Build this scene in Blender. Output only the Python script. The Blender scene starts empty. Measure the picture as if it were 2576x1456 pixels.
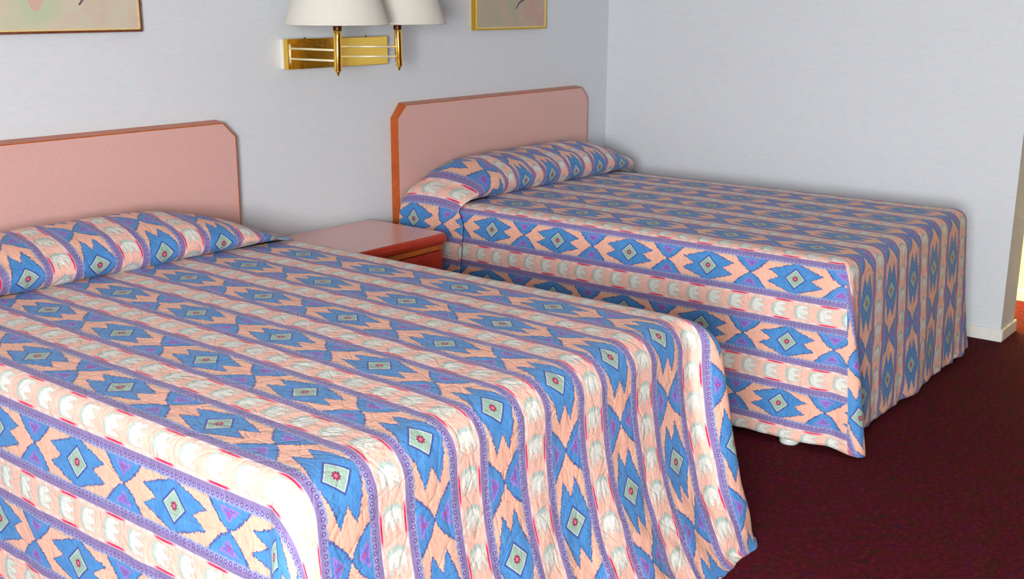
import bpy, bmesh, math, random
from mathutils import Vector, noise

random.seed(7)
PI = math.pi
S = bpy.context.scene
COL = S.collection


# ------------------------------------------------------------------ helpers
def lin(c):
    out = []
    for v in c[:3]:
        v /= 255.0
        out.append(v / 12.92 if v <= 0.04045 else ((v + 0.055) / 1.055) ** 2.4)
    return tuple(out) + (1.0,)


def link(name, bm, mat=None, parent=None, smooth=False, mats=None):
    me = bpy.data.meshes.new(name)
    bm.to_mesh(me)
    bm.free()
    if smooth:
        for p in me.polygons:
            p.use_smooth = True
    o = bpy.data.objects.new(name, me)
    COL.objects.link(o)
    for m in (mats or ([mat] if mat else [])):
        me.materials.append(m)
    if parent:
        o.parent = parent
    return o


def tag(o, label=None, cat=None, group=None, kind=None):
    if label:
        o['label'] = label
    if cat:
        o['category'] = cat
    if group:
        o['group'] = group
    if kind:
        o['kind'] = kind
    return o


def thing(name, loc, label, cat, group=None):
    o = bpy.data.objects.new(name, None)
    o.empty_display_size = 0.1
    o.location = loc
    COL.objects.link(o)
    return tag(o, label, cat, group)


def struct(name, bm, mat, **k):
    return tag(link(name, bm, mat, **k), kind='structure')


def box(bm, lo, hi, bevel=0.0, seg=2):
    vs = [bm.verts.new((x, y, z)) for x in (lo[0], hi[0]) for y in (lo[1], hi[1]) for z in (lo[2], hi[2])]
    fs = []
    for idx in ((0, 1, 3, 2), (4, 6, 7, 5), (0, 4, 5, 1), (2, 3, 7, 6), (0, 2, 6, 4), (1, 5, 7, 3)):
        fs.append(bm.faces.new([vs[i] for i in idx]))
    if bevel:
        es = list({e for f in fs for e in f.edges})
        bmesh.ops.bevel(bm, geom=es, offset=bevel, segments=seg, affect='EDGES', profile=0.5)
    return bm


def new_box(lo, hi, bevel=0.0, seg=2):
    return box(bmesh.new(), lo, hi, bevel, seg)


def lathe(bm, prof, centre, seg=48, axis_tilt=(0, 0), close=False):
    """prof: list of (radius, z); centre (x, y); the tilt shifts x and y per unit of z"""
    rings = []
    zm = sum(p[1] for p in prof) / len(prof)
    for r, z in prof:
        cx = centre[0] + axis_tilt[0] * (z - zm)
        cy = centre[1] + axis_tilt[1] * (z - zm)
        if r < 1e-6:
            rings.append([bm.verts.new((cx, cy, z))])
        else:
            rings.append([bm.verts.new((cx + r * math.cos(2 * PI * i / seg), cy + r * math.sin(2 * PI * i / seg), z)) for i in range(seg)])
    for a, b in zip(rings, rings[1:]):
        for i in range(seg):
            j = (i + 1) % seg
            q = [a[i % len(a)], a[j % len(a)], b[j % len(b)], b[i % len(b)]]
            u = []
            for v in q:
                if v not in u:
                    u.append(v)
            if len(u) > 2:
                bm.faces.new(u)
    bmesh.ops.recalc_face_normals(bm, faces=bm.faces)
    return bm


def tube(bm, p0, p1, r, seg=16):
    p0, p1 = Vector(p0), Vector(p1)
    d = (p1 - p0).normalized()
    a = d.orthogonal().normalized()
    b = d.cross(a)
    r0 = [bm.verts.new(p0 + a * r * math.cos(2 * PI * i / seg) + b * r * math.sin(2 * PI * i / seg)) for i in range(seg)]
    r1 = [bm.verts.new(p1 + a * r * math.cos(2 * PI * i / seg) + b * r * math.sin(2 * PI * i / seg)) for i in range(seg)]
    for i in range(seg):
        j = (i + 1) % seg
        bm.faces.new((r0[i], r0[j], r1[j], r1[i]))
    bm.faces.new(r0[::-1])
    bm.faces.new(r1)
    return bm


# ------------------------------------------------------- node expression DSL
class NT:
    def __init__(self, name):
        self.mat = bpy.data.materials.new(name)
        self.mat.use_nodes = True
        self.t = self.mat.node_tree
        self.t.nodes.clear()
        self.out = self.t.nodes.new('ShaderNodeOutputMaterial')

    def node(self, kind, **k):
        n = self.t.nodes.new(kind)
        for a, v in k.items():
            setattr(n, a, v)
        return n

    def put(self, sock, v):
        if isinstance(v, X):
            self.t.links.new(v.s, sock)
        elif isinstance(v, bpy.types.NodeSocket):
            self.t.links.new(v, sock)
        else:
            sock.default_value = v

    def m(self, op, a, b=None, c=None, clamp=False):
        n = self.node('ShaderNodeMath', operation=op, use_clamp=clamp)
        self.put(n.inputs[0], a)
        if b is not None:
            self.put(n.inputs[1], b)
        if c is not None:
            self.put(n.inputs[2], c)
        return X(self, n.outputs[0])

    def noise(self, vec, scale, detail=2.0, rough=0.5):
        n = self.node('ShaderNodeTexNoise')
        if vec is not None:
            self.put(n.inputs['Vector'], vec)
        n.inputs['Scale'].default_value = scale
        n.inputs['Detail'].default_value = detail
        n.inputs['Roughness'].default_value = rough
        return n

    def mix(self, f, a, b):
        n = self.node('ShaderNodeMix', data_type='RGBA')
        self.put(n.inputs[0], f)
        self.put(n.inputs[6], a)
        self.put(n.inputs[7], b)
        return X(self, n.outputs[2])

    def mapping(self, vec, scale=(1, 1, 1)):
        n = self.node('ShaderNodeMapping')
        self.put(n.inputs['Vector'], vec)
        n.inputs['Scale'].default_value = scale
        return n.outputs[0]

    def ramp(self, f, stops):
        n = self.node('ShaderNodeValToRGB')
        self.put(n.inputs[0], f)
        el = n.color_ramp.elements
        while len(el) < len(stops):
            el.new(0.5)
        for e, (p, c) in zip(el, stops):
            e.position = p
            e.color = c
        return X(self, n.outputs[0])

    def bump(self, h, strength, dist):
        n = self.node('ShaderNodeBump')
        self.put(n.inputs['Height'], h)
        n.inputs['Strength'].default_value = strength
        n.inputs['Distance'].default_value = dist
        return n.outputs[0]

    def principled(self, color, rough=0.5, metal=0.0, spec=0.5, normal=None, sheen=0.0, coat=0.0):
        n = self.node('ShaderNodeBsdfPrincipled')
        self.put(n.inputs['Base Color'], color)
        self.put(n.inputs['Roughness'], rough)
        n.inputs['Metallic'].default_value = metal
        n.inputs['Specular IOR Level'].default_value = spec
        n.inputs['Sheen Weight'].default_value = sheen
        n.inputs['Coat Weight'].default_value = coat
        if normal is not None:
            self.put(n.inputs['Normal'], normal)
        self.t.links.new(n.outputs[0], self.out.inputs['Surface'])
        return n

    def coord(self, which='Object'):
        return self.node('ShaderNodeTexCoord').outputs[which]


class X:
    def __init__(self, nt, s):
        self.nt, self.s = nt, s

    def __add__(self, o): return self.nt.m('ADD', self, o)
    def __radd__(self, o): return self.nt.m('ADD', o, self)
    def __sub__(self, o): return self.nt.m('SUBTRACT', self, o)
    def __rsub__(self, o): return self.nt.m('SUBTRACT', o, self)
    def __mul__(self, o): return self.nt.m('MULTIPLY', self, o)
    def __rmul__(self, o): return self.nt.m('MULTIPLY', o, self)
    def __truediv__(self, o): return self.nt.m('DIVIDE', self, o)
    def lt(self, o): return self.nt.m('LESS_THAN', self, o)
    def gt(self, o): return self.nt.m('GREATER_THAN', self, o)
    def abs(self): return self.nt.m('ABSOLUTE', self)
    def frac(self): return self.nt.m('FRACT', self)
    def mx(self, o): return self.nt.m('MAXIMUM', self, o)
    def mn(self, o): return self.nt.m('MINIMUM', self, o)
    def pow(self, o): return self.nt.m('POWER', self, o)
    def sin(self): return self.nt.m('SINE', self)
    def cos(self): return self.nt.m('COSINE', self)
    def soft(self, edge, w):
        """1 below edge, 0 above, blended over w"""
        return self.nt.m('MULTIPLY_ADD', self, -1.0 / w, edge / w + 0.5, clamp=True)


# ------------------------------------------------------------------ materials
def mat_spread(name, bump=0.5):
    t = NT(name)
    uv = t.node('ShaderNodeUVMap')
    uv.uv_map = 'UVMap'
    sep = t.node('ShaderNodeSeparateXYZ')
    t.put(sep.inputs[0], uv.outputs[0])
    obj = t.coord('Object')
    wob = t.noise(t.mapping(uv.outputs[0], (1, 1.45, 1)), 17.0, 2.0, 0.6)
    wsep = t.node('ShaderNodeSeparateColor')
    t.put(wsep.inputs[0], wob.outputs['Color'])
    nx, ny = X(t, wsep.outputs[0]) - 0.5, X(t, wsep.outputs[1]) - 0.5
    U0, V0 = X(t, sep.outputs[0]), X(t, sep.outputs[1])
    # the ikat weave steps its outlines in small teeth
    fine = t.noise(t.mapping(uv.outputs[0], (1, 1.45, 1)), 60.0, 1.0, 0.5)
    fsep = t.node('ShaderNodeSeparateColor')
    t.put(fsep.inputs[0], fine.outputs['Color'])
    fx, fy = X(t, fsep.outputs[0]) - 0.5, X(t, fsep.outputs[1]) - 0.5
    teeth = (((V0 * 26.0 + nx * 3.0).frac() - 0.5).abs() - 0.25)
    U = U0 + nx * 0.045 + fx * 0.035 + teeth * 0.022
    V = V0 + ny * 0.03 + fy * 0.03
    bs = U.frac() - 0.5            # across the stripes, 0 = middle of the flower band
    as_ = V.frac() - 0.5           # along the stripes, 0 = middle of a flower
    b, a = bs.abs(), as_.abs()
    bs0, as0 = U0.frac() - 0.5, V0.frac() - 0.5
    b0, a0 = bs0.abs(), as0.abs()

    tone = X(t, t.noise(uv.outputs[0], 9.0, 3.0, 0.6).outputs[0])
    blue = t.mix(tone, lin((50, 116, 186)), lin((84, 150, 208)))
    deep = lin((56, 70, 140))
    peach = t.mix(tone, lin((228, 164, 142)), lin((238, 190, 168)))
    violet = t.mix(tone, lin((112, 98, 148)), lin((146, 130, 178)))
    purple2 = lin((108, 112, 186))
    cream = lin((236, 204, 198))
    rose = lin((222, 40, 100))
    mint = t.mix(tone, lin((132, 166, 152)), lin((162, 188, 172)))
    white = t.mix(tone, lin((206, 212, 204)), lin((226, 228, 222)))
    sage = lin((152, 184, 178))
    grey = lin((176, 170, 160))

    # --- flower band
    c = peach
    # soft olive-grey rim where the peach meets the border
    c = t.mix(b.soft(0.195, -0.05) * 0.55, c, lin((196, 176, 150)))
    # the blue shields between two flowers
    half = ((b - 0.012).mx(0.0) / 0.22).pow(0.7) * 0.175
    gap = 0.5 - a
    sh = (gap - half).soft(0.0, 0.012)
    shb = (gap - half).soft(0.016, 0.014)
    c = t.mix(shb, c, deep)
    c = t.mix(sh, c, blue)
    # a small outlined triangle in each shield
    tri = (gap / 0.085).mx(0.0) + ((0.19 - b) / 0.11).mx(0.0) * 0.0
    th = (b - 0.085) / 0.11 * 0.075
    ino = (gap - th).soft(0.008, 0.006) * b.soft(0.2, 0.01)
    ini = (gap - th).soft(-0.008, 0.006) * b.soft(0.182, 0.01)
    c = t.mix(ino * 0.75, c, lin((170, 110, 196)))
    c = t.mix(ini, c, lin((104, 104, 190)))
    dotd = ((gap * gap) + ((b - 0.15) * (b - 0.15)) * 0.6).pow(0.5)
    c = t.mix(dotd.soft(0.012, 0.008), c, lin((196, 60, 130)))
    # flower: body slope, notch at either end
    d1 = b - 0.236 + a * 0.5
    d2 = a - 0.165 - b * 1.36
    d = d1.mx(d2)
    c = t.mix(d.soft(0.012, 0.010), c, deep)
    c = t.mix(d.soft(0.0, 0.008), c, blue)
    # inner darker outline and mint diamond with a flower dot
    dd = b0 / 0.148 + a0 / 0.103
    c = t.mix(dd.soft(1.16, 0.14), c, deep)
    c = t.mix(dd.soft(1.0, 0.03), c, lin((178, 196, 198)))
    c = t.mix(dd.soft(0.88, 0.06), c, mint)
    rr = ((b0 / 0.042).pow(2.0) + (a0 / 0.029).pow(2.0)).pow(0.5)
    ang = t.m('ARCTAN2', bs0, as0 * 1.46)
    rr2 = rr + (ang * 8.0).cos() * 0.16
    c = t.mix(rr2.soft(0.95, 0.2), c, lin((140, 44, 78)))
    c = t.mix(rr.soft(0.42, 0.2), c, lin((222, 110, 140)))
    # --- violet border with a row of little loops
    fl = b.soft(0.228, -0.014)
    tickw = ((V0 * 24.0).frac() - 0.5).abs()
    border = t.mix(b.soft(0.272, 0.03), violet, lin((140, 146, 190)))
    loop = (((b0 - 0.268) / 0.022).pow(2.0) + ((tickw - 0.0) / 0.30).pow(2.0)).pow(0.5)
    border = t.mix((loop - 0.75).abs().soft(0.26, 0.2) * 0.9, border, lin((88, 62, 140)))
    border = t.mix(loop.soft(0.36, 0.2) * 0.8, border, lin((206, 178, 222)))
    c = t.mix(fl, c, border)
    # --- cream line with rose dashes
    ln = b0.soft(0.338, -0.01)
    side = bs0.gt(0.0)
    dash = (((V0 + side * 0.0) * 2.0 + 0.31).frac() - 0.5).abs()
    line = t.mix(dash.soft(0.19, 0.10), cream, rose)
    line = t.mix(dash.soft(0.05, 0.05) * 0.6, line, lin((150, 20, 70)))
    line = t.mix((dash - 0.40).abs().soft(0.06, 0.05) * 0.5, line, grey)
    edge = (b0 - 0.352).abs().soft(0.006, 0.006)
    c = t.mix(ln, c, cream)
    c = t.mix((b0 - 0.356).abs().soft(0.0125, 0.010) * ln, c, line)
    # --- the pale stripe: white tufts on pink
    st = b0.soft(0.372, -0.008)
    sc = (U.frac() - 0.5)
    tt = (0.5 - b) / 0.125
    ss = 0.5 - (V * 4.0).frac()
    fing = ((bs.gt(0.0) * 1.0 - 0.5) * 2.0)
    prong = (tt * 9.2).cos() * 0.10
    lft = -0.34 - 0.0 * ss
    blob_r = ss - 0.20 - prong
    blob_l = (ss * -1.0) - 0.34 + tt.pow(3.0) * 0.22
    bd = blob_r.mx(blob_l).mx((tt - 0.84) * 0.6)
    stc = t.mix(tone, lin((230, 172, 156)), lin((238, 200, 184)))
    stc = t.mix(bd.soft(0.035, 0.05), stc, grey)
    stc = t.mix(bd.soft(0.0, 0.05), stc, white)
    stc = t.mix((blob_l + 0.045).abs().soft(0.05, 0.07) * bd.soft(0.02, 0.05) * 0.8, stc, sage)
    stc = t.mix((blob_r + 0.07).abs().soft(0.05, 0.07) * bd.soft(0.0, 0.05) * (tt - 0.5).abs().soft(0.2, 0.2) * 0.7, stc, grey)
    c = t.mix(st, c, stc)
    # weave: slight thread-to-thread variation
    thr = X(t, t.noise(t.mapping(uv.outputs[0], (1, 6, 1)), 90.0, 1.0).outputs[0])
    c = t.mix((thr - 0.5).abs() * 0.22, c, lin((120, 110, 140)))
    # quilting: puckers and wandering stitch lines
    q1 = X(t, t.noise(t.mapping(obj, (1.0, 1.0, 0.45)), 26.0, 3.0, 0.6).outputs[0])
    q2 = X(t, t.noise(obj, 75.0, 2.0, 0.6).outputs[0])
    cell = t.node('ShaderNodeTexVoronoi', feature='DISTANCE_TO_EDGE')
    warp = t.noise(obj, 5.0, 1.0)
    va = t.node('ShaderNodeVectorMath', operation='MULTIPLY_ADD')
    t.put(va.inputs[0], warp.outputs['Color'])
    va.inputs[1].default_value = (0.12, 0.12, 0.12)
    t.put(va.inputs[2], obj)
    t.put(cell.inputs['Vector'], va.outputs[0])
    cell.inputs['Scale'].default_value = 12.0
    seam = X(t, cell.outputs['Distance']).soft(0.0, -0.12)
    h = q1 * 0.8 + q2 * 0.3 + seam * 0.3
    t.principled(c, 0.62, 0, 0.3, t.bump(h, bump, 0.012), sheen=0.1)
    return t.mat


def mat_wallpaper():
    t = NT('wallpaper_grasscloth')
    o = t.coord('Object')
    streak = X(t, t.noise(t.mapping(o, (16, 16, 150)), 1.0, 4.0, 0.65).outputs[0])
    blot = t.noise(t.mapping(o, (9, 9, 14)), 3.0, 4.0, 0.7)
    c = t.mix(streak, lin((204, 212, 218)), lin((230, 235, 238)))
    hue = t.ramp(X(t, blot.outputs[0]), [(0.30, lin((192, 216, 216))), (0.5, lin((212, 219, 227))), (0.72, lin((222, 212, 220)))])
    c = t.mix(0.45, c, hue)
    fine = X(t, t.noise(t.mapping(o, (60, 60, 330)), 1.0, 2.0).outputs[0])
    c = t.mix((fine - 0.5).abs() * 0.5, c, lin((176, 184, 194)))
    t.principled(c, 0.75, 0, 0.25, t.bump(streak * 0.6 + fine * 0.4, 0.25, 0.002))
    return t.mat


def mat_carpet():
    t = NT('carpet_pile')
    o = t.coord('Object')
    n1 = t.noise(o, 55.0, 3.0, 0.7)
    n2 = t.noise(o, 16.0, 2.0, 0.6)
    c = t.ramp(X(t, n1.outputs[0]), [(0.30, lin((44, 10, 16))), (0.47, lin((72, 16, 24))), (0.56, lin((94, 16, 30))), (0.70, lin((108, 46, 38)))])
    hue = t.ramp(X(t, n2.outputs[0]), [(0.32, lin((40, 34, 22))), (0.46, lin((74, 20, 22))), (0.58, lin((84, 14, 38))), (0.72, lin((58, 18, 52)))])
    c = t.mix(0.5, c, hue)
    h = X(t, t.noise(o, 240.0, 2.0, 0.6).outputs[0]) * 0.6 + X(t, n1.outputs[0]) * 0.6
    t.principled(c, 0.95, 0, 0.1, t.bump(h, 0.9, 0.01))
    return t.mat


def mat_laminate(name, base, var, rough=0.35):
    t = NT(name)
    o = t.coord('Object')
    f = X(t, t.noise(o, 130.0, 3.0, 0.7).outputs[0])
    g = X(t, t.noise(o, 11.0, 3.0, 0.6).outputs[0])
    c = t.mix(f, lin([v - var for v in base]), lin([v + var for v in base]))
    c = t.mix(g * 0.35, c, lin((base[0] + 8, base[1] - 16, base[2] + 6)))
    t.principled(c, rough, 0, 0.5, t.bump(f, 0.05, 0.001))
    return t.mat


def mat_wood(name, dark, light, stretch=(1, 12, 1), rough=0.3):
    t = NT(name)
    o = t.coord('Object')
    n = t.noise(t.mapping(o, stretch), 7.0, 4.0, 0.6)
    n2 = t.noise(t.mapping(o, [v * 6 for v in stretch]), 9.0, 2.0, 0.5)
    f = X(t, n.outputs[0]) * 0.7 + X(t, n2.outputs[0]) * 0.3
    c = t.ramp(f, [(0.34, lin(dark)), (0.66, lin(light))])
    t.principled(c, rough, 0, 0.5, t.bump(f, 0.08, 0.001), coat=0.2)
    return t.mat


def mat_plain(name, col, rough=0.5, metal=0.0, spec=0.5, vary=0.06):
    t = NT(name)
    f = X(t, t.noise(t.coord('Object'), 30.0, 3.0, 0.6).outputs[0])
    k = 1.0 - vary
    c = t.mix(f, lin([v * k for v in col]), lin([min(255, v * (1 + vary)) for v in col]))
    t.principled(c, rough, metal, spec)
    return t.mat


def mat_shade():
    t = NT('lamp_shade_linen')
    o = t.coord('Object')
    f = X(t, t.noise(t.mapping(o, (60, 60, 6)), 4.0, 2.0).outputs[0])
    c = t.mix(f, lin((240, 240, 230)), lin((250, 249, 242)))
    p = t.principled(c, 0.8, 0, 0.2, t.bump(f, 0.15, 0.001))
    tr = t.node('ShaderNodeBsdfTranslucent')
    t.put(tr.inputs['Color'], c)
    mx = t.node('ShaderNodeMixShader')
    mx.inputs[0].default_value = 0.35
    t.t.links.new(p.outputs[0], mx.inputs[1])
    t.t.links.new(tr.outputs[0], mx.inputs[2])
    t.t.links.new(mx.outputs[0], t.out.inputs['Surface'])
    return t.mat


def mat_painting(name, base, green, pink, seed):
    """a faded abstract wash with a few soft petals of colour"""
    t = NT(name)
    o = t.mapping(t.coord('Object'), (1, 1, 1))
    va = t.node('ShaderNodeVectorMath', operation='ADD')
    t.put(va.inputs[0], o)
    va.inputs[1].default_value = (seed, seed * 0.3, seed * 0.7)
    n = X(t, t.noise(va.outputs[0], 5.5, 3.0, 0.55).outputs[0])
    n2 = X(t, t.noise(va.outputs[0], 3.1, 2.0, 0.5).outputs[0])
    c = t.ramp(n, [(0.34, lin(green)), (0.5, lin(base)), (0.66, lin(pink))])
    c = t.mix(n2 * 0.35, c, lin(base))
    t.principled(c, 0.4, 0, 0.3)
    return t.mat


M = {}
M['paper'] = mat_wallpaper()
M['carpet'] = mat_carpet()
M['ceiling'] = mat_plain('ceiling_paint', (232, 230, 224), 0.9)
M['trim'] = mat_plain('white_trim_paint', (226, 228, 222), 0.45, vary=0.03)
M['warmwall'] = mat_plain('alcove_paint', (240, 232, 206), 0.8, vary=0.02)
M['spreadL'] = mat_spread('quilted_print', 0.6)
M['spreadR'] = mat_spread('quilted_print_far', 0.6)
M['lining'] = mat_plain('bedspread_lining', (196, 200, 196), 0.8)
M['laminate'] = mat_laminate('mauve_laminate', (214, 174, 162), 14, 0.45)
M['toplam'] = mat_laminate('nightstand_laminate', (222, 174, 164), 9, 0.22)
M['oak'] = mat_wood('oak_edge', (166, 66, 0), (198, 94, 2), (3, 3, 3))
M['cherry'] = mat_wood('cherry_wood', (164, 30, 0), (200, 60, 3), (1.5, 6, 6), 0.28)
M['rail'] = mat_wood('honey_rail', (176, 82, 8), (214, 112, 18), (1.5, 6, 6), 0.3)
M['added_panelling'] = mat_wood('added_dark_panelling', (78, 52, 34), (106, 72, 48), (9, 9, 0.6), 0.5)  # dark panelling invented for unseen walls, cuts light bounced onto the bed's foot
M['shade'] = mat_shade()
M['gilt'] = mat_plain('gilt_frame', (206, 168, 60), 0.3, 0.75)
M['tan'] = mat_plain('tan_reflection_paint', (206, 180, 140), 0.7)  # tan made up to lighten what the brass plate mirrors
M['fillet'] = mat_plain('pale_gilt_fillet', (228, 204, 138), 0.5)
M['mattress'] = mat_plain('mattress_ticking', (222, 222, 226), 0.9)
M['glide'] = mat_plain('pale_plastic_foot', (206, 220, 214), 0.4)
M['dark'] = mat_plain('dark_screw', (44, 36, 24), 0.4, 0.6)


def mat_brass():
    t = NT('polished_brass')
    o = t.coord('Object')
    f = X(t, t.noise(o, 22.0, 2.0).outputs[0])
    c = t.mix(f, lin((250, 202, 84)), lin((255, 216, 110)))
    t.principled(c, 0.12, 1.0, 0.5)
    return t.mat


M['brass'] = mat_brass()
M['glarebrass'] = mat_plain('brass_painted_glare', (255, 246, 208), 0.4, 0.45, vary=0.005)  # pale colour holds the rods' blown-out window reflection
M['bronze'] = mat_plain('dark_bronze', (92, 52, 26), 0.35, 0.8)
M['paintL'] = mat_painting('faded_wash_painting', (206, 200, 178), (186, 202, 168), (208, 178, 166), 3.1)
M['paintR'] = mat_painting('faded_wash_painting_pink', (184, 168, 150), (164, 168, 138), (192, 148, 138), 8.4)
M['stroke'] = mat_plain('grey_brush_stroke', (104, 88, 96), 0.6)
M['petal'] = mat_plain('pink_brush_petal', (208, 174, 162), 0.6)

# ------------------------------------------------------------------- the room
XC = 1.776          # right wall plane
YE = -2.283         # where the right wall ends
XL, YF, H = -5.3, -5.4, 2.45
XA = 2.64           # alcove end wall
struct('floor', new_box((XL - 0.1, YF - 0.1, -0.1), (XA + 0.1, 0.1, 0)), M['carpet'])
struct('ceiling', new_box((XL - 0.1, YF - 0.1, H), (XA + 0.1, 0.1, H + 0.1)), M['ceiling'])
struct('wall_back', new_box((XL - 0.1, 0, 0), (XC + 0.224, 0.1, H)), M['paper'])
struct('wall_right', new_box((XC, YE, 0), (XC + 0.224, 0, H)), M['paper'])
struct('wall_added_bounce_block', new_box((XC, YF, 0), (XC + 0.224, -3.05, H)), M['added_panelling'])  # unseen wall added past the opening to block warm bounce from the alcove
struct('wall_added_bounce_lintel', new_box((XC, -3.05, 2.08), (XC + 0.224, YE, H)), M['added_panelling'])  # unseen, added with that wall to close off the alcove's light
struct('wall_front', new_box((XL - 0.1, YF - 0.1, 0), (XA + 0.1, YF, H)), M['added_panelling'])
struct('wall_alcove', new_box((XA, -2.5, 0), (XA + 0.1, -0.9, H)), M['warmwall'])
struct('wall_alcove_front', new_box((XA, YF, 0), (XA + 0.1, -2.5, H)), M['tan'])  # unseen stretch, coloured tan for the brass plate's reflection
struct('wall_alcove_side', new_box((XC + 0.224, -1.0, 0), (XA, -0.9, H)), M['warmwall'])
# left wall with its window opening
WY0, WY1, WZ0, WZ1 = -4.95, -3.4, 0.85, 2.15
bm = bmesh.new()
box(bm, (XL - 0.12, YF, 0), (XL, WY0, H))
box(bm, (XL - 0.12, WY1, 0), (XL, 0, H))
box(bm, (XL - 0.12, WY0, 0), (XL, WY1, WZ0))
box(bm, (XL - 0.12, WY0, WZ1), (XL, WY1, H))
struct('wall_left', bm, M['paper'])
bm = bmesh.new()
for lo, hi in (((XL - 0.1, WY0, WZ0), (XL - 0.04, WY0 + 0.05, WZ1)), ((XL - 0.1, WY1 - 0.05, WZ0), (XL - 0.04, WY1, WZ1)),
               ((XL - 0.1, WY0, WZ0), (XL - 0.04, WY1, WZ0 + 0.05)), ((XL - 0.1, WY0, WZ1 - 0.05), (XL - 0.04, WY1, WZ1)),
               ((XL - 0.1, (WY0 + WY1) / 2 - 0.03, WZ0), (XL - 0.04, (WY0 + WY1) / 2 + 0.03, WZ1))):
    box(bm, lo, hi)
struct('window_1', bm, M['trim'])


def skirting(name, lo, hi):
    struct(name, new_box(lo, hi, 0.004), M['trim'])


BT, BD = 0.061, 0.012
skirting('baseboard_back', (XL + 0.02, -BD, 0), (XC - BD, 0, BT))
skirting('baseboard_right', (XC - BD, YE - BD, 0), (XC, 0, BT))
skirting('baseboard_right_end', (XC, YE - BD, 0), (XC + 0.224 + BD, YE, BT))
skirting('baseboard_alcove', (XA - BD, YF + 0.02, 0), (XA, -1.0, BT))


# ------------------------------------------------------------------ headboards
def headboard(name, x0, x1, ztop, label, ch=0.058, z0=0.0):
    yf, yb = -0.046, -0.002
    root = thing(name, ((x0 + x1) / 2, yb, z0), label, 'headboard')
    cx, cz = (x0 + x1) / 2, z0
    w = (x1 - x0) / 2
    out = [(-w, 0), (-w, ztop - ch - z0), (-w + ch, ztop - z0), (w - ch, ztop - z0), (w, ztop - ch - z0), (w, 0)]

    def prism(pts, y0, y1):
        b = bmesh.new()
        f = [b.verts.new((x, y0, z)) for x, z in pts]
        k = [b.verts.new((x, y1, z)) for x, z in pts]
        b.faces.new(f)
        b.faces.new(k[::-1])
        n = len(pts)
        for i in range(n):
            b.faces.new((f[i], k[i], k[(i + 1) % n], f[(i + 1) % n]))
        bmesh.ops.recalc_face_normals(b, faces=b.faces)
        return b
    e = 0.0035
    inn = [(-w + e, 0), (-w + e, ztop - ch - z0 - e * 0.4), (-w + ch + e * 0.4, ztop - z0 - e), (w - ch - e * 0.4, ztop - z0 - e), (w - e, ztop - ch - z0 - e * 0.4), (w - e, 0)]
    link('laminate_panel', prism(inn, yf - yb, 0.0), M['laminate'], root)
    # edge band all round
    b = bmesh.new()
    n = len(out)
    yo, yi = yf - yb - 0.0008, 0.0005
    # the band falls a little towards the front along its top
    vo = [(b.verts.new((x, yo, z)), b.verts.new((x, yi, z + (0.009 if i in (2, 3) else 0)))) for i, (x, z) in enumerate(out)]
    vi = [(b.verts.new((x, yo, z)), b.verts.new((x, yi, z))) for x, z in inn]
    for i in range(n - 1):
        b.faces.new((vo[i][0], vo[i][1], vo[i + 1][1], vo[i + 1][0]))
        b.faces.new((vi[i][0], vi[i + 1][0], vi[i + 1][1], vi[i][1]))
        b.faces.new((vo[i][0], vo[i + 1][0], vi[i + 1][0], vi[i][0]))
        b.faces.new((vo[i][1], vi[i][1], vi[i + 1][1], vo[i + 1][1]))
    for i in (0, n - 1):
        b.faces.new((vo[i][0], vi[i][0], vi[i][1], vo[i][1]))
    bmesh.ops.recalc_face_normals(b, faces=b.faces)
    link('edge_band', b, M['oak'], root)
    return root


headboard('headboard', -0.908 - 1.52, -0.908, 1.109, 'mauve laminate headboard with oak edge on the wall behind the bed nearest the camera')
headboard('headboard', 0.0, 1.52, 1.108, 'mauve laminate headboard with oak edge beside the nightstand, nearer the room corner')


# ------------------------------------------------------------------ bedspreads
def drape(d, R, flare, curl=0.0, D=0.7):
    """(out, down) after a length d of cloth past the flat top's edge; curl: how far the hem swings out at the last"""
    q = PI * R / 2
    if d <= q:
        th = d / R
        return R * math.sin(th), R * (1 - math.cos(th))
    k = d - q
    return R + k * flare + curl * (k / (D - q)) ** 2, R + k * math.sqrt(1 - flare * flare) - 0.5 * curl * curl * (k / (D - q)) ** 3


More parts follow.
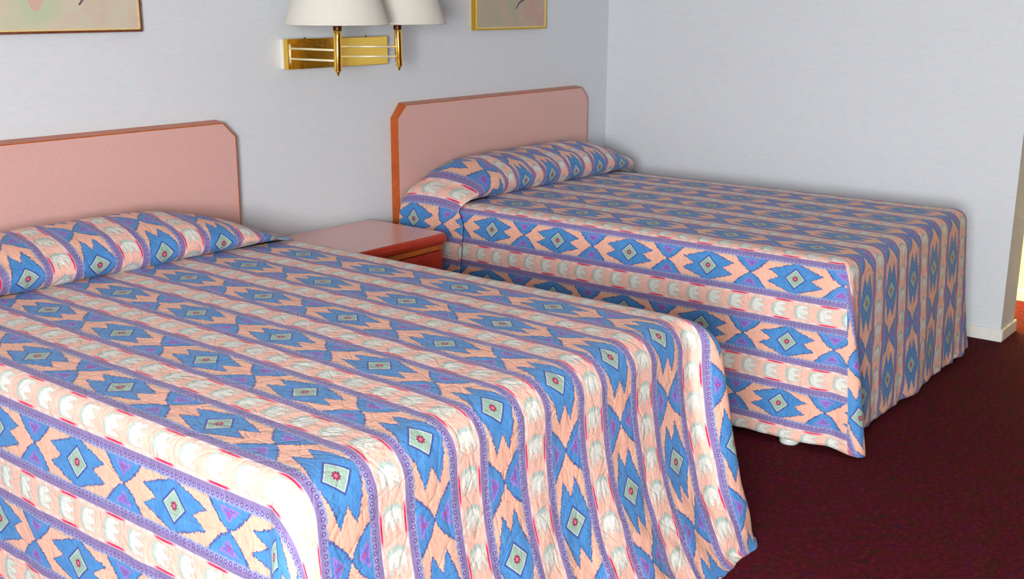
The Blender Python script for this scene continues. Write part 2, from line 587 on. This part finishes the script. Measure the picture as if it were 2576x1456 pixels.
def spread(root, x0, x1, yh, yf, zt, D, R, pu, pv, u0, v0, mat, side_scale, flare_side, flare_far, flare_foot, near_lobe, far_lobe, seed, wr, foot_wr, RF=None, curl=0.0, RN=None):
    """the main panel: top, both side drapes, the foot drape and the two foot corners.
    x0, x1: bed sides, yf: foot face, zt: top; pu, pv: pattern periods; (u0, v0): where a flower's centre lies"""
    bm = bmesh.new()
    uvl = bm.loops.layers.uv.new('UVMap')
    RF, RN = RF or R, RN or R
    fx0, fx1, fyf = x0 + RN, x1 - RF, yf + R
    W, L = fx1 - fx0, yh - fyf
    nx, ny, nd, nc = 96, 100, 58, 46
    uvof = {}

    def crown(x, y):
        ex = min(x - fx0, fx1 - x) / (W / 2)
        ey = (y - fyf) / L
        return 0.012 * (1 - (1 - max(0, min(1, ex))) ** 2) * (1 - (1 - max(0, min(1, ey * 1.5))) ** 2)

    def ripple(p, k):
        """k: 0 at the top edge, 1 at the hem"""
        a = noise.noise(Vector((p.x * 3.2 + seed, p.y * 3.2, p.z * 0.9)))
        b = noise.noise(Vector((p.x * 9 + seed, p.y * 9 + 4, p.z * 2.4)))
        c = noise.noise(Vector((p.x * 22 + seed, p.y * 22 + 9, p.z * 9)))
        e = noise.noise(Vector(((p.x + p.y) * 7 + p.z * 7 + seed, (p.x - p.y) * 2.0, p.z * 3)))
        dg = 0.35 - abs(e) * 1.6
        return k * (a * 1.0 + b * 0.55 * (0.4 + 0.6 * k) + c * 0.26 + dg * 0.5 * k)

    def flat_bumps(p):
        return 0.0022 * noise.noise(Vector((p.x * 5 + seed, p.y * 9, 1.0))) + 0.0011 * noise.noise(Vector((p.x * 16 + seed, p.y * 26, 2.0)))

    def uv_top(x, y):
        return ((x - u0) / pu + 0.5, (y - v0) / pv + 0.5)

    def vert(co, uv):
        v = bm.verts.new(co)
        uvof[v] = uv
        return v

    def grid(fn, n, m):
        g = [[fn(i / n, j / m) for j in range(m + 1)] for i in range(n + 1)]
        for i in range(n):
            for j in range(m):
                try:
                    f = bm.faces.new((g[i][j], g[i + 1][j], g[i + 1][j + 1], g[i][j + 1]))
                except ValueError:
                    continue
                for l in f.loops:
                    l[uvl].uv = uvof[l.vert]

    def top(i, j):
        x, y = fx0 + W * i, yh - L * j
        p = Vector((x, y, zt))
        p.z += crown(x, y) + flat_bumps(p)
        return vert(p, uv_top(x, y))
    grid(top, nx, ny)

    def side(sgn):
        ex = fx0 if sgn < 0 else fx1

        def fn(i, j):
            y, d = yh - L * j, D * i
            o, dn = drape(d, RN if sgn < 0 else RF, flare_side if sgn < 0 else flare_far)
            k = min(1, d / D)
            base = Vector((ex + sgn * o, y, zt - dn))
            w = wr * ripple(base, k ** 1.3)
            p = base + Vector((sgn * w, 0, 0))
            if d < 1e-6:
                p.z += flat_bumps(Vector((ex, y, zt)))
            p.z = max(p.z, 0.006 + 0.0 * k)
            u, v = uv_top(ex, y)
            return vert(p, (u + sgn * d * side_scale / pu, v))
        grid(fn, nd, ny)
    side(-1)
    side(1)

    def foot(i, j):
        x, d = fx0 + W * i, D * j
        o, dn = drape(d, R, flare_foot, curl, D)
        k = min(1, d / D)
        base = Vector((x, fyf - o, zt - dn))
        w = foot_wr * ripple(base, k ** 1.3)
        p = base + Vector((0, -w, 0))
        if d < 1e-6:
            p.z += flat_bumps(Vector((x, fyf, zt)))
        p.z = max(p.z, 0.006)
        u, v = uv_top(x, fyf)
        return vert(p, (u, v - d / pv))
    grid(foot, nx, nd)

    def corner(sgn, lobe):
        """the spare cloth of the corner stands out as one soft pleat; the print runs straight to the pleat's crease from either side"""
        ex = fx0 if sgn < 0 else fx1
        amp, c0, sg, gam, crease, pw = lobe
        P = []
        for a in range(nc + 1):
            i = a / nc
            ph = (i ** gam) * PI / 2
            row = []
            for jj in range(nd + 1):
                d = D * jj / nd
                fs = flare_side if sgn < 0 else flare_far
                t_ = i ** gam
                o, dn = drape(d, R * t_ + (RN if sgn < 0 else RF) * (1 - t_), fs * (1 - t_) + flare_foot * t_, curl * t_, D)
                k = min(1, d / D)
                g = math.exp(-((i - c0) / sg) ** 2) - (1 - i) * math.exp(-(c0 / sg) ** 2) - i * math.exp(-((1 - c0) / sg) ** 2)
                reach = o + amp * max(0, g) * max(0, k - 0.04) ** pw - 0.6 * curl * t_ * max(0, g) * k * k
                base = Vector((ex + sgn * reach * math.cos(ph), fyf - reach * math.sin(ph), zt - dn - 0.012 * k * g))
                w = (wr * (1 - t_) + foot_wr * t_) * ripple(base, k ** 1.3)
                p = base + Vector((sgn * math.cos(ph) * w, -math.sin(ph) * w, 0))
                if d < 1e-6:
                    p.z += flat_bumps(Vector((ex, fyf, zt)))
                p.z = max(p.z, 0.006)
                row.append(p)
            P.append(row)
        sA = [[0.0] * (nd + 1) for _ in range(nc + 1)]
        sB = [[0.0] * (nd + 1) for _ in range(nc + 1)]
        for a in range(1, nc + 1):
            for jj in range(nd + 1):
                sA[a][jj] = sA[a - 1][jj] + (P[a][jj] - P[a - 1][jj]).to_2d().length
        for a in range(nc - 1, -1, -1):
            for jj in range(nd + 1):
                sB[a][jj] = sB[a + 1][jj] + (P[a][jj] - P[a + 1][jj]).to_2d().length
        V = [[bm.verts.new(p) for p in row] for row in P]
        u, v = uv_top(ex, fyf)
        for a in range(nc):
            for jj in range(nd):
                try:
                    f = bm.faces.new((V[a][jj], V[a + 1][jj], V[a + 1][jj + 1], V[a][jj + 1]))
                except ValueError:
                    continue
                for l, (aa, dd) in zip(f.loops, ((a, jj), (a + 1, jj), (a + 1, jj + 1), (a, jj + 1))):
                    d = D * dd / nd
                    ph = ((aa / nc) ** gam) * PI / 2
                    if crease < 0:
                        l[uvl].uv = (u + sgn * d * math.cos(ph) * side_scale / pu, v - d * math.sin(ph) / pv)
                    elif (a + 0.5) / nc < crease:
                        l[uvl].uv = (u + sgn * d * side_scale / pu, v - sA[aa][dd] / pv)
                    else:
                        l[uvl].uv = (u + sgn * sB[aa][dd] / pu, v - d / pv)
    corner(-1, near_lobe)
    corner(1, far_lobe)
    bmesh.ops.remove_doubles(bm, verts=bm.verts, dist=0.0004)
    bmesh.ops.recalc_face_normals(bm, faces=bm.faces)
    # upward-facing
    bm.faces.ensure_lookup_table()
    up = sum(f.normal.z * f.calc_area() for f in bm.faces)
    if up < 0:
        bmesh.ops.reverse_faces(bm, faces=bm.faces)
    o = link('main_panel', bm, None, root, True, [mat, M['lining']])
    s = o.modifiers.new('thick', 'SOLIDIFY')
    s.thickness = 0.006
    s.offset = -1
    s.material_offset = 1
    s.material_offset_rim = 0
    return o


def pillow_fold(root, x0, x1, zt, D, R, RF, pu, pv, u0, v0, mat, side_scale, flare, near, far, seed, wr, hgt, yfront, v_front, ufun=None):
    """the head end of the spread, drawn up over the pillows and tucked in at their front; hangs down at both sides.
    near, far: (length of the taper, height left at the edge)"""
    bm = bmesh.new()
    uvl = bm.loops.layers.uv.new('UVMap')
    fx0, fx1 = x0 + R, x1 - R
    W = fx1 - fx0
    # section over the pillows: (y, height share)
    sec = [(-0.066, 0.30), (-0.07, 0.55), (-0.09, 0.78), (-0.13, 0.93), (-0.18, 1.0), (-0.25, 1.0), (-0.31, 0.95), (-0.37, 0.84), (-0.415, 0.66), (-0.437, 0.46), (-0.438, 0.28), (-0.425, 0.12), (-0.40, 0.0), (-0.36, -0.03)]
    # fine sampling by Catmull-Rom
    pts = []
    for i in range(len(sec) - 1):
        p0, p1, p2, p3 = sec[max(0, i - 1)], sec[i], sec[i + 1], sec[min(len(sec) - 1, i + 2)]
        for k in range(5):
            s = k / 5
            q = []
            for c in (0, 1):
                q.append(0.5 * (2 * p1[c] + (p2[c] - p0[c]) * s + (2 * p0[c] - 5 * p1[c] + 4 * p2[c] - p3[c]) * s * s + (3 * p1[c] - p0[c] - 3 * p2[c] + p3[c]) * s ** 3))
            pts.append(tuple(q))
    pts.append(sec[-1])
    # cloth length along the section, for the pattern
    fi = min(range(len(pts)), key=lambda i: abs(pts[i][1] - 0.30) + (0 if pts[i][0] < -0.41 else 1))
    uvof = {}

    def share(x):
        def ends(t, L, e):
            if t >= L:
                return 1.0
            s = max(0.0, t) / L
            return e + (1 - e) * (1 - (1 - s) ** 2.2)
        return ends(x - fx0, *near) * ends(fx1 - x, *far)

    n, m = 110, len(pts) - 1
    cols = []
    nd = 50
    for i in range(nd, 0, -1):
        cols.append(('n', D * i / nd))
    for i in range(n + 1):
        cols.append(('t', fx0 + W * i / n))
    for i in range(1, nd + 1):
        cols.append(('f', D * i / nd))
    rows = []
    for kind, val in cols:
        col = []
        if kind == 't':
            x, d, sgn = val, 0, 0
        else:
            sgn = -1 if kind == 'n' else 1
            x, d = (fx0, val) if kind == 'n' else (fx1, val)
        h = share(x)
        arc = [0.0]
        for a, b in zip(pts, pts[1:]):
            arc.append(arc[-1] + math.hypot(a[0] - b[0], (a[1] - b[1]) * hgt * (0.25 + 0.75 * h)))
        ref = arc[fi]
        e = near[1] if kind == 'n' else far[1]
        for j, (py, ph) in enumerate(pts):
            # where the fold hangs at the side it is a plain flat flap, its front edge a little ahead of the main panel
            yflat = -0.06 + (yfront + 0.06) * (j / m)
            if d:
                o, dn = drape(d, R + hgt * e * 0.5 if kind == 'n' else RF, flare)
                k = min(1.0, d / D)
                bl = min(1.0, d / 0.14)
                bl = bl * bl * (3 - 2 * bl)
                y = py * (1 - bl) + yflat * bl
                hh = hgt * h * ph * (1 - bl)
                z = zt + hh - dn + 0.01 * (1 - bl)
                base = Vector((x + sgn * (o + 0.009), y, z))
                w = wr * noise.noise(Vector((base.x * 3 + seed, base.y * 6, base.z * 1.1))) * k + wr * 0.4 * noise.noise(Vector((base.x * 3, base.y * 17 + seed, base.z * 2)))
                base.x += sgn * w * min(1, d / 0.1)
                base.z = max(base.z, 0.008)
                u = (ufun(x) if ufun else (x - u0) / pu + 0.5) + sgn * d * side_scale / pu
                vt = v_front + (ref - arc[j]) / pv
                vs = (yflat - v0) / pv + 0.5
                v = vs if kind == 'n' else vt * (1 - bl) + vs * bl
            else:
                y = py if h > 0.6 else py + (1 - h / 0.6) * 0.012
                b = noise.noise(Vector((x * 4 + seed, y * 7, ph * 2))) * 0.010 + noise.noise(Vector((x * 11 + seed, y * 12, ph * 3))) * 0.004
                base = Vector((x, y - b * 0.5 * h, zt + 0.012 + hgt * h * ph + b * h))
                u = ufun(x) if ufun else (x - u0) / pu + 0.5
                yflat = -0.06 + (yfront + 0.06) * (j / m)
                q = max(0.0, 1 - (x - fx0) / 0.34)
                q = q * q * (3 - 2 * q)
                v = (v_front + (ref - arc[j]) / pv) * (1 - q) + ((yflat - v0) / pv + 0.5) * q
            vv = bm.verts.new(base)
            uvof[vv] = (u, v)
            col.append(vv)
        rows.append(col)
    for a, b in zip(rows, rows[1:]):
        for j in range(m):
            f = bm.faces.new((a[j], b[j], b[j + 1], a[j + 1]))
            for l in f.loops:
                l[uvl].uv = uvof[l.vert]
    bmesh.ops.recalc_face_normals(bm, faces=bm.faces)
    if sum(f.normal.z * f.calc_area() for f in bm.faces) < 0:
        bmesh.ops.reverse_faces(bm, faces=bm.faces)
    o = link('pillow_fold', bm, None, root, True, [mat, M['lining']])
    s = o.modifiers.new('thick', 'SOLIDIFY')
    s.thickness = 0.005
    s.offset = -1
    s.material_offset = 1
    return o


ZT = 0.69
# bed nearest the camera
rl = thing('bedspread', (0, 0, 0), 'blue and peach southwestern-print quilted bedspread on the bed nearest the camera', 'bedspread')
spread(rl, -2.43, -0.83, -0.37, -2.135, ZT, 0.765, 0.085, 0.2425, 0.3685, -1.585, -1.74, M['spreadL'], 0.98, 0.08, -0.12, 0.02,
       (0.08, 0.5, 0.3, 1.0, -1, 1.15), (0.17, 0.62, 0.28, 0.8, 0.35, 0.5), 3.0, 0.026, 0.034, 0.14, 0.17, 0.04)
pillow_fold(rl, -2.43, -0.93, ZT, 0.72, 0.085, 0.15, 0.2425, 0.3685, -1.535, -0.52, M['spreadL'], 1.0, 0.10,
            (0.35, 0.3), (0.55, 0.12), 5.0, 0.016, 0.145, -0.45, 0.5)
# bed by the right wall
rr = thing('bedspread', (0, 0, 0), 'blue and peach southwestern-print quilted bedspread on the bed by the bare right wall', 'bedspread')
spread(rr, 0.02, 1.385, -0.37, -2.2, ZT, 0.698, 0.055, 0.2425, 0.3535, -0.05, -1.296, M['spreadR'], 1.06, 0.15, 0.15, 0.05,
       (0.13, 0.66, 0.26, 1.0, 0.50, 1.15), (0.20, 0.14, 0.25, 1.0, 0.2, 1.15), 11.0, 0.016, 0.02)
pillow_fold(rr, 0.02, 1.43, ZT, 0.70, 0.055, 0.16, 0.2425, 0.3535, -0.05, -0.5045, M['spreadR'], 1.06, 0.12,
            (0.30, 0.35), (0.30, 0.55), 14.0, 0.010, 0.155, -0.45, 0.5, lambda x: 0.5 + (x - 0.243) / 0.207 if x > 0.243 else 0.5 * (x - 0.04) / 0.203)


# ------------------------------------------------------------------ nightstand
def nightstand():
    x0, x1, yb, yf, zt = -0.756, -0.164, -0.016, -0.50, 0.608
    ns = thing('nightstand', ((x0 + x1) / 2, (yb + yf) / 2, 0), 'low wooden nightstand with mauve laminate top standing between the two beds', 'nightstand')
    cx, cy = (x0 + x1) / 2, (yb + yf) / 2
    w, d = (x1 - x0) / 2, (yb - yf) / 2

    def rounded(r, inset, n=8):
        pts = []
        ww, dd = w - inset, d - inset
        for qx, qy, a0 in ((1, -1, -90), (1, 1, 0), (-1, 1, 90), (-1, -1, 180)):
            for k in range(n + 1):
                a = math.radians(a0 + 90 * k / n)
                rr_ = r if qy < 0 else 0.004
                pts.append((qx * (ww - rr_) + rr_ * math.cos(a), qy * (dd - rr_) + rr_ * math.sin(a)))
        return pts

    def loft(layers, cap=True):
        b = bmesh.new()
        rings = [[b.verts.new((x, y, z)) for x, y in ring] for ring, z in layers]
        for A, B in zip(rings, rings[1:]):
            n = len(A)
            for i in range(n):
                b.faces.new((A[i], A[(i + 1) % n], B[(i + 1) % n], B[i]))
        if cap:
            b.faces.new(rings[0][::-1])
            b.faces.new(rings[-1])
        bmesh.ops.recalc_face_normals(b, faces=b.faces)
        return b
    # rounded wood rim round the top, laminate let into it
    r = 0.03
    lay = []
    for k in range(9):
        a = PI * k / 8
        lay.append((rounded(r, 0.010 * (1 - math.sin(a))), zt - 0.046 + 0.046 * (1 - math.cos(a)) / 2))
    link('top_rim', loft(lay), M['cherry'], ns, True)
    link('laminate_top', loft([(rounded(r, 0.012), zt - 0.004), (rounded(r, 0.012), zt + 0.0008)]), M['toplam'], ns)
    # carcass
    bi = 0.022
    b = bmesh.new()
    zb = zt - 0.047
    t = 0.018
    X0, X1, Y0, Y1 = -w + bi, w - bi, -d + bi, d - 0.004
    box(b, (X0, Y0, 0.06), (X0 + t, Y1, zb), 0.001)
    link('side_panel', b, M['cherry'], ns)
    b = new_box((X1 - t, Y0, 0.06), (X1, Y1, zb), 0.001)
    link('side_panel', b, M['cherry'], ns)
    link('back_panel', new_box((X0 + t, Y1 - 0.01, 0.06), (X1 - t, Y1, zb)), M['cherry'], ns)
    link('bottom_panel', new_box((X0 + t, Y0 + 0.004, 0.06), (X1 - t, Y1 - 0.01, 0.08)), M['cherry'], ns)
    link('plinth', new_box((X0 + 0.01, Y0 + 0.03, 0), (X1 - 0.01, Y1, 0.06)), M['cherry'], ns)
    link('finger_rail', new_box((X0 + 0.001, Y0 - 0.004, zb - 0.026), (X1 - 0.001, Y0 + 0.02, zb - 0.001), 0.003), M['rail'], ns)
    link('drawer_front', new_box((X0 + 0.002, Y0 - 0.002, zb - 0.225), (X1 - 0.002, Y0 + 0.018, zb - 0.030), 0.002), M['cherry'], ns)
    link('drawer_front', new_box((X0 + 0.002, Y0 - 0.002, 0.085), (X1 - 0.002, Y0 + 0.018, zb - 0.231), 0.002), M['cherry'], ns)
    return ns


nightstand()


# ------------------------------------------------------------------- wall lamp
def wall_lamp():
    lamp = thing('wall_lamp', (-0.344, 0, 1.357), 'brass double swing-arm wall lamp with two cream shades above the nightstand', 'lamp')
    ox, oz = -0.344, 1.357
    px0, px1, pz0, pz1, pd = -0.63, -0.058, 1.296, 1.418, 0.052
    bm = new_box((px0 - ox, -pd, pz0 - oz), (px1 - ox, -0.0225, pz1 - oz), 0.0025, 2)
    link('back_plate', bm, M['brass'], lamp)
    link('mounting_box', new_box((px0 + 0.0015 - ox, -0.022, pz0 + 0.002 - oz), (px1 - 0.0015 - ox, 0, pz1 - 0.002 - oz), 0.001), M['trim'], lamp)
    for sx in (-0.52, -0.17):
        b = bmesh.new()
        lathe(b, [(0, 0.004), (0.003, 0.0035), (0.004, 0.0), (0.004, -0.004)], (0, 0), 12)
        o = link('set_screw', b, M['dark'], lamp, True)
        o.location = (sx - ox, -0.03, pz1 - oz)
    specs = (((-0.622, -0.05), (-0.607, -0.32), 1.475, 1.288, (0.02, 0.0)),
             ((-0.345, -0.05), (-0.181, -0.236), 1.471, 1.286, (-0.03, 0.0)))
    for (ax, ay), (sx, sy), zb, zbot, tilt in specs:
        # swing arm: two parallel rods between a wall pivot and the candle tube
        arm = bmesh.new()
        for z in (1.381, 1.340):
            tube(arm, (ax - ox, ay - 0.008, z - oz), (sx - ox, sy, z - oz), 0.0045)
        tube(arm, (ax - ox, ay - 0.006, 1.322 - oz), (ax - ox, ay - 0.006, 1.398 - oz), 0.0045)
        link('swing_arm', arm, M['glarebrass'], lamp, True)
        c = (sx - ox, sy)
        st = bmesh.new()
        lathe(st, [(0.0, zbot + 0.012 - oz), (0.0145, zbot + 0.013 - oz), (0.0155, zbot + 0.017 - oz), (0.0155, zb - 0.006 - oz), (0.0135, zb - oz), (0.009, zb + 0.002 - oz), (0.009, zb + 0.10 - oz), (0.0, zb + 0.102 - oz)], c, 32, tilt)
        stem = link('lamp_tube', st, M['brass'], lamp, True)
        fn = bmesh.new()
        lathe(fn, [(0.0, -0.018), (0.0035, -0.015), (0.0065, -0.006), (0.010, 0.0), (0.010, 0.004), (0.0, 0.004)], (0, 0), 20)
        f = link('finial', fn, M['brass'], stem, True)
        f.location = (c[0] - tilt[0] * 0.10, c[1], zbot + 0.011 - oz)
        cl = bmesh.new()
        lathe(cl, [(0.0165, -0.012), (0.0172, -0.009), (0.0172, 0.004), (0.0165, 0.006), (0.012, 0.006), (0.012, -0.012), (0.0165, -0.012)], (0, 0), 32)
        k = link('collar', cl, M['bronze'], stem, True)
        k.location = (c[0] + tilt[0] * 0.085, c[1], zb - 0.008 - oz)
        # shade: a sewn cone with a rolled rim, spider ring and bulb inside
        r0, r1, hs = 0.203, 0.125, 0.27
        z0 = zb + 0.004 - oz
        sh = bmesh.new()
        prof = [(r0 - 0.001, z0 - 0.001), (r0 + 0.0015, z0 + 0.001), (r0 + 0.0012, z0 + 0.006), (r0 - 0.001, z0 + 0.009)]
        for k in range(1, 15):
            s = k / 14
            prof.append((r0 + (r1 - r0) * (s + 0.05 * math.sin(PI * s)), z0 + 0.009 + (hs - 0.009) * s))
        for k in range(14, -1, -1):
            s = k / 14
            prof.append((r0 + (r1 - r0) * (s + 0.05 * math.sin(PI * s)) - 0.002, z0 + 0.001 + (hs - 0.003) * s))
        lathe(sh, prof + [prof[0]], c, 72)
        bmesh.ops.remove_doubles(sh, verts=sh.verts, dist=1e-5)
        shade = link('lamp_shade', sh, M['shade'], lamp, True)
    return lamp


wall_lamp()


# -------------------------------------------------------------------- pictures
def picture(x0, x1, z0, h, depth, face, fw, canvas, label, strokes):
    root = thing('framed_picture', ((x0 + x1) / 2, 0, z0), label, 'picture')
    w = (x1 - x0) / 2
    b = bmesh.new()
    for lo, hi in (((-w, -depth, 0), (w, 0, fw)), ((-w, -depth, h - fw), (w, 0, h)), ((-w, -depth, fw), (-w + fw, 0, h - fw)), ((w - fw, -depth, fw), (w, 0, h - fw))):
        box(b, lo, hi, 0.001, 1)
    link('frame', b, M[face], root)
    link('canvas', new_box((-w + fw, -depth + 0.004, fw), (w - fw, -0.002, h - fw)), M[canvas], root)
    fl = bmesh.new()
    q, g = fw, 0.005
    for lo, hi in (((-w + q, -depth + 0.002, q), (w - q, -depth + 0.005, q + g)), ((-w + q, -depth + 0.002, h - q - g), (w - q, -depth + 0.005, h - q)),
                   ((-w + q, -depth + 0.002, q + g), (-w + q + g, -depth + 0.005, h - q - g)), ((w - q - g, -depth + 0.002, q + g), (w - q, -depth + 0.005, h - q - g))):
        box(fl, lo, hi)
    link('gilt_fillet', fl, M['fillet'], root)
    for pts, mat in strokes:
        b = bmesh.new()
        f = [b.verts.new((x, -depth + 0.0035, z)) for x, z in pts]
        k = [b.verts.new((x, -depth + 0.0045, z)) for x, z in pts]
        b.faces.new(f)
        n = len(pts)
        for i in range(n):
            b.faces.new((f[i], k[i], k[(i + 1) % n], f[(i + 1) % n]))
        bmesh.ops.recalc_face_normals(b, faces=b.faces)
        link('brush_stroke', b, M[mat], root)
    return root


M['walnut'] = mat_wood('thin_walnut_frame', (96, 50, 34), (134, 78, 48), (4, 4, 4), 0.4)


def petal(cx, cz, rx, rz, n=20, rot=0.0):
    out = []
    for i in range(n):
        a = 2 * PI * i / n
        r = 1 + 0.12 * math.sin(3 * a + 0.7)
        x, z = rx * r * math.cos(a), rz * r * math.sin(a)
        out.append((cx + x * math.cos(rot) - z * math.sin(rot), cz + x * math.sin(rot) + z * math.cos(rot)))
    return out


picture(-2.33, -1.275, 1.459, 0.72, 0.022, 'walnut', 0.008, 'paintL', 'large thin-framed faded pastel picture high above the headboard nearest the camera',
        [(petal(0.13, 0.125, 0.032, 0.048), 'petal'), ([(0.284, 0.094), (0.291, 0.092), (0.335, 0.14), (0.36, 0.19), (0.352, 0.193), (0.326, 0.144)], 'stroke')])
picture(0.575, 1.145, 1.43, 0.70, 0.032, 'gilt', 0.008, 'paintR', 'gilt-edged faded pink picture on the wall nearer the room corner',
        [([(0.028, 0.102), (0.036, 0.100), (0.060, 0.126), (0.10, 0.142), (0.15, 0.19), (0.14, 0.20), (0.09, 0.152), (0.052, 0.132)], 'stroke')])


# ----------------------------------------------------------------------- beds
def bed(x0, x1, label, leg_at):
    root = thing('bed', ((x0 + x1) / 2, -1.12, 0), label, 'bed')
    cx, cy = (x0 + x1) / 2, -1.12
    yh, yf = -0.06 - cy, -2.06 - cy
    a, b = x0 + 0.05 - cx, x1 - 0.05 - cx
    link('mattress', new_box((a, yf, 0.42), (b, yh, 0.665), 0.04, 4), M['mattress'], root, True)
    link('box_spring', new_box((a, yf, 0.16), (b, yh, 0.415), 0.02, 3), M['mattress'], root, True)
    for lx, ly in leg_at:
        l = bmesh.new()
        lathe(l, [(0, 0), (0.033, 0), (0.037, 0.006), (0.034, 0.026), (0.016, 0.034), (0.010, 0.05), (0.010, 0.16), (0, 0.16)], (0, 0), 28)
        o = link('leg', l, M['glide'], root, True)
        o.location = (lx - cx, ly - cy, 0)
    return root


bed(-2.43, -0.90, 'bed nearest the camera, hidden beneath its patterned bedspread', [(-2.28, -0.3), (-1.08, -0.3), (-2.28, -1.95), (-1.08, -1.95)])
bed(0.02, 1.385, 'bed farther from the camera, a pale foot peeping out below its bedspread', [(0.15, -0.3), (1.25, -0.3), (-0.032, -2.045), (1.25, -2.0)])

# --------------------------------------------------------------------- lights
def area(name, loc, rot, size, size_y, energy, color, spread_deg=180):
    l = bpy.data.lights.new(name, 'AREA')
    l.shape = 'RECTANGLE'
    l.size, l.size_y = size, size_y
    l.energy = energy
    l.color = color
    l.spread = math.radians(spread_deg)
    o = bpy.data.objects.new(name, l)
    o.location = loc
    o.rotation_euler = rot
    COL.objects.link(o)
    return o


area('window_daylight', (XL - 0.02, (WY0 + WY1) / 2, (WZ0 + WZ1) / 2), (0, -PI / 2, 0), WZ1 - WZ0 - 0.1, WY1 - WY0 - 0.1, 360, (1.0, 1.0, 1.0))
area('alcove_lamp', (2.2, -1.7, 2.1), (0, -0.55, 0), 0.3, 0.3, 130, (1.0, 0.86, 0.24), 85)

w = bpy.data.worlds.new('daylight')
S.world = w
w.use_nodes = True
nt = w.node_tree
nt.nodes.clear()
sky = nt.nodes.new('ShaderNodeTexSky')
sky.sky_type = 'HOSEK_WILKIE'
bg = nt.nodes.new('ShaderNodeBackground')
bg.inputs[1].default_value = 0.3
wo = nt.nodes.new('ShaderNodeOutputWorld')
nt.links.new(sky.outputs[0], bg.inputs[0])
nt.links.new(bg.outputs[0], wo.inputs[0])

# --------------------------------------------------------------------- camera
F, YAW, PIT, ROL = 2.81919, 0.90196, 0.25287, 0.00386
cam = bpy.data.cameras.new('camera')
cam.sensor_width = 36.0
cam.sensor_fit = 'HORIZONTAL'
cam.lens = F * 1000 / 2576 * 36.0
cam.clip_start = 0.05
co = bpy.data.objects.new('camera', cam)
COL.objects.link(co)
fw = Vector((math.sin(YAW) * math.cos(PIT), math.cos(YAW) * math.cos(PIT), -math.sin(PIT)))
rt = Vector((math.cos(YAW), -math.sin(YAW), 0))
up = rt.cross(fw)
r2 = rt * math.cos(ROL) + up * math.sin(ROL)
u2 = -rt * math.sin(ROL) + up * math.cos(ROL)
from mathutils import Matrix
mw = Matrix((r2, u2, -fw)).transposed().to_4x4()
mw.translation = Vector((-3.69614, -3.63501, 1.5747))
co.matrix_world = mw
S.camera = co

S.cycles.use_denoising = True
S.cycles.max_bounces = 4
S.cycles.diffuse_bounces = 3
S.cycles.use_adaptive_sampling = True
S.cycles.adaptive_threshold = 0.12
S.cycles.adaptive_min_samples = 8
S.view_settings.view_transform = 'Standard'
S.view_settings.look = 'None'
S.view_settings.gamma = 1.0
S.view_settings.exposure = 0.0
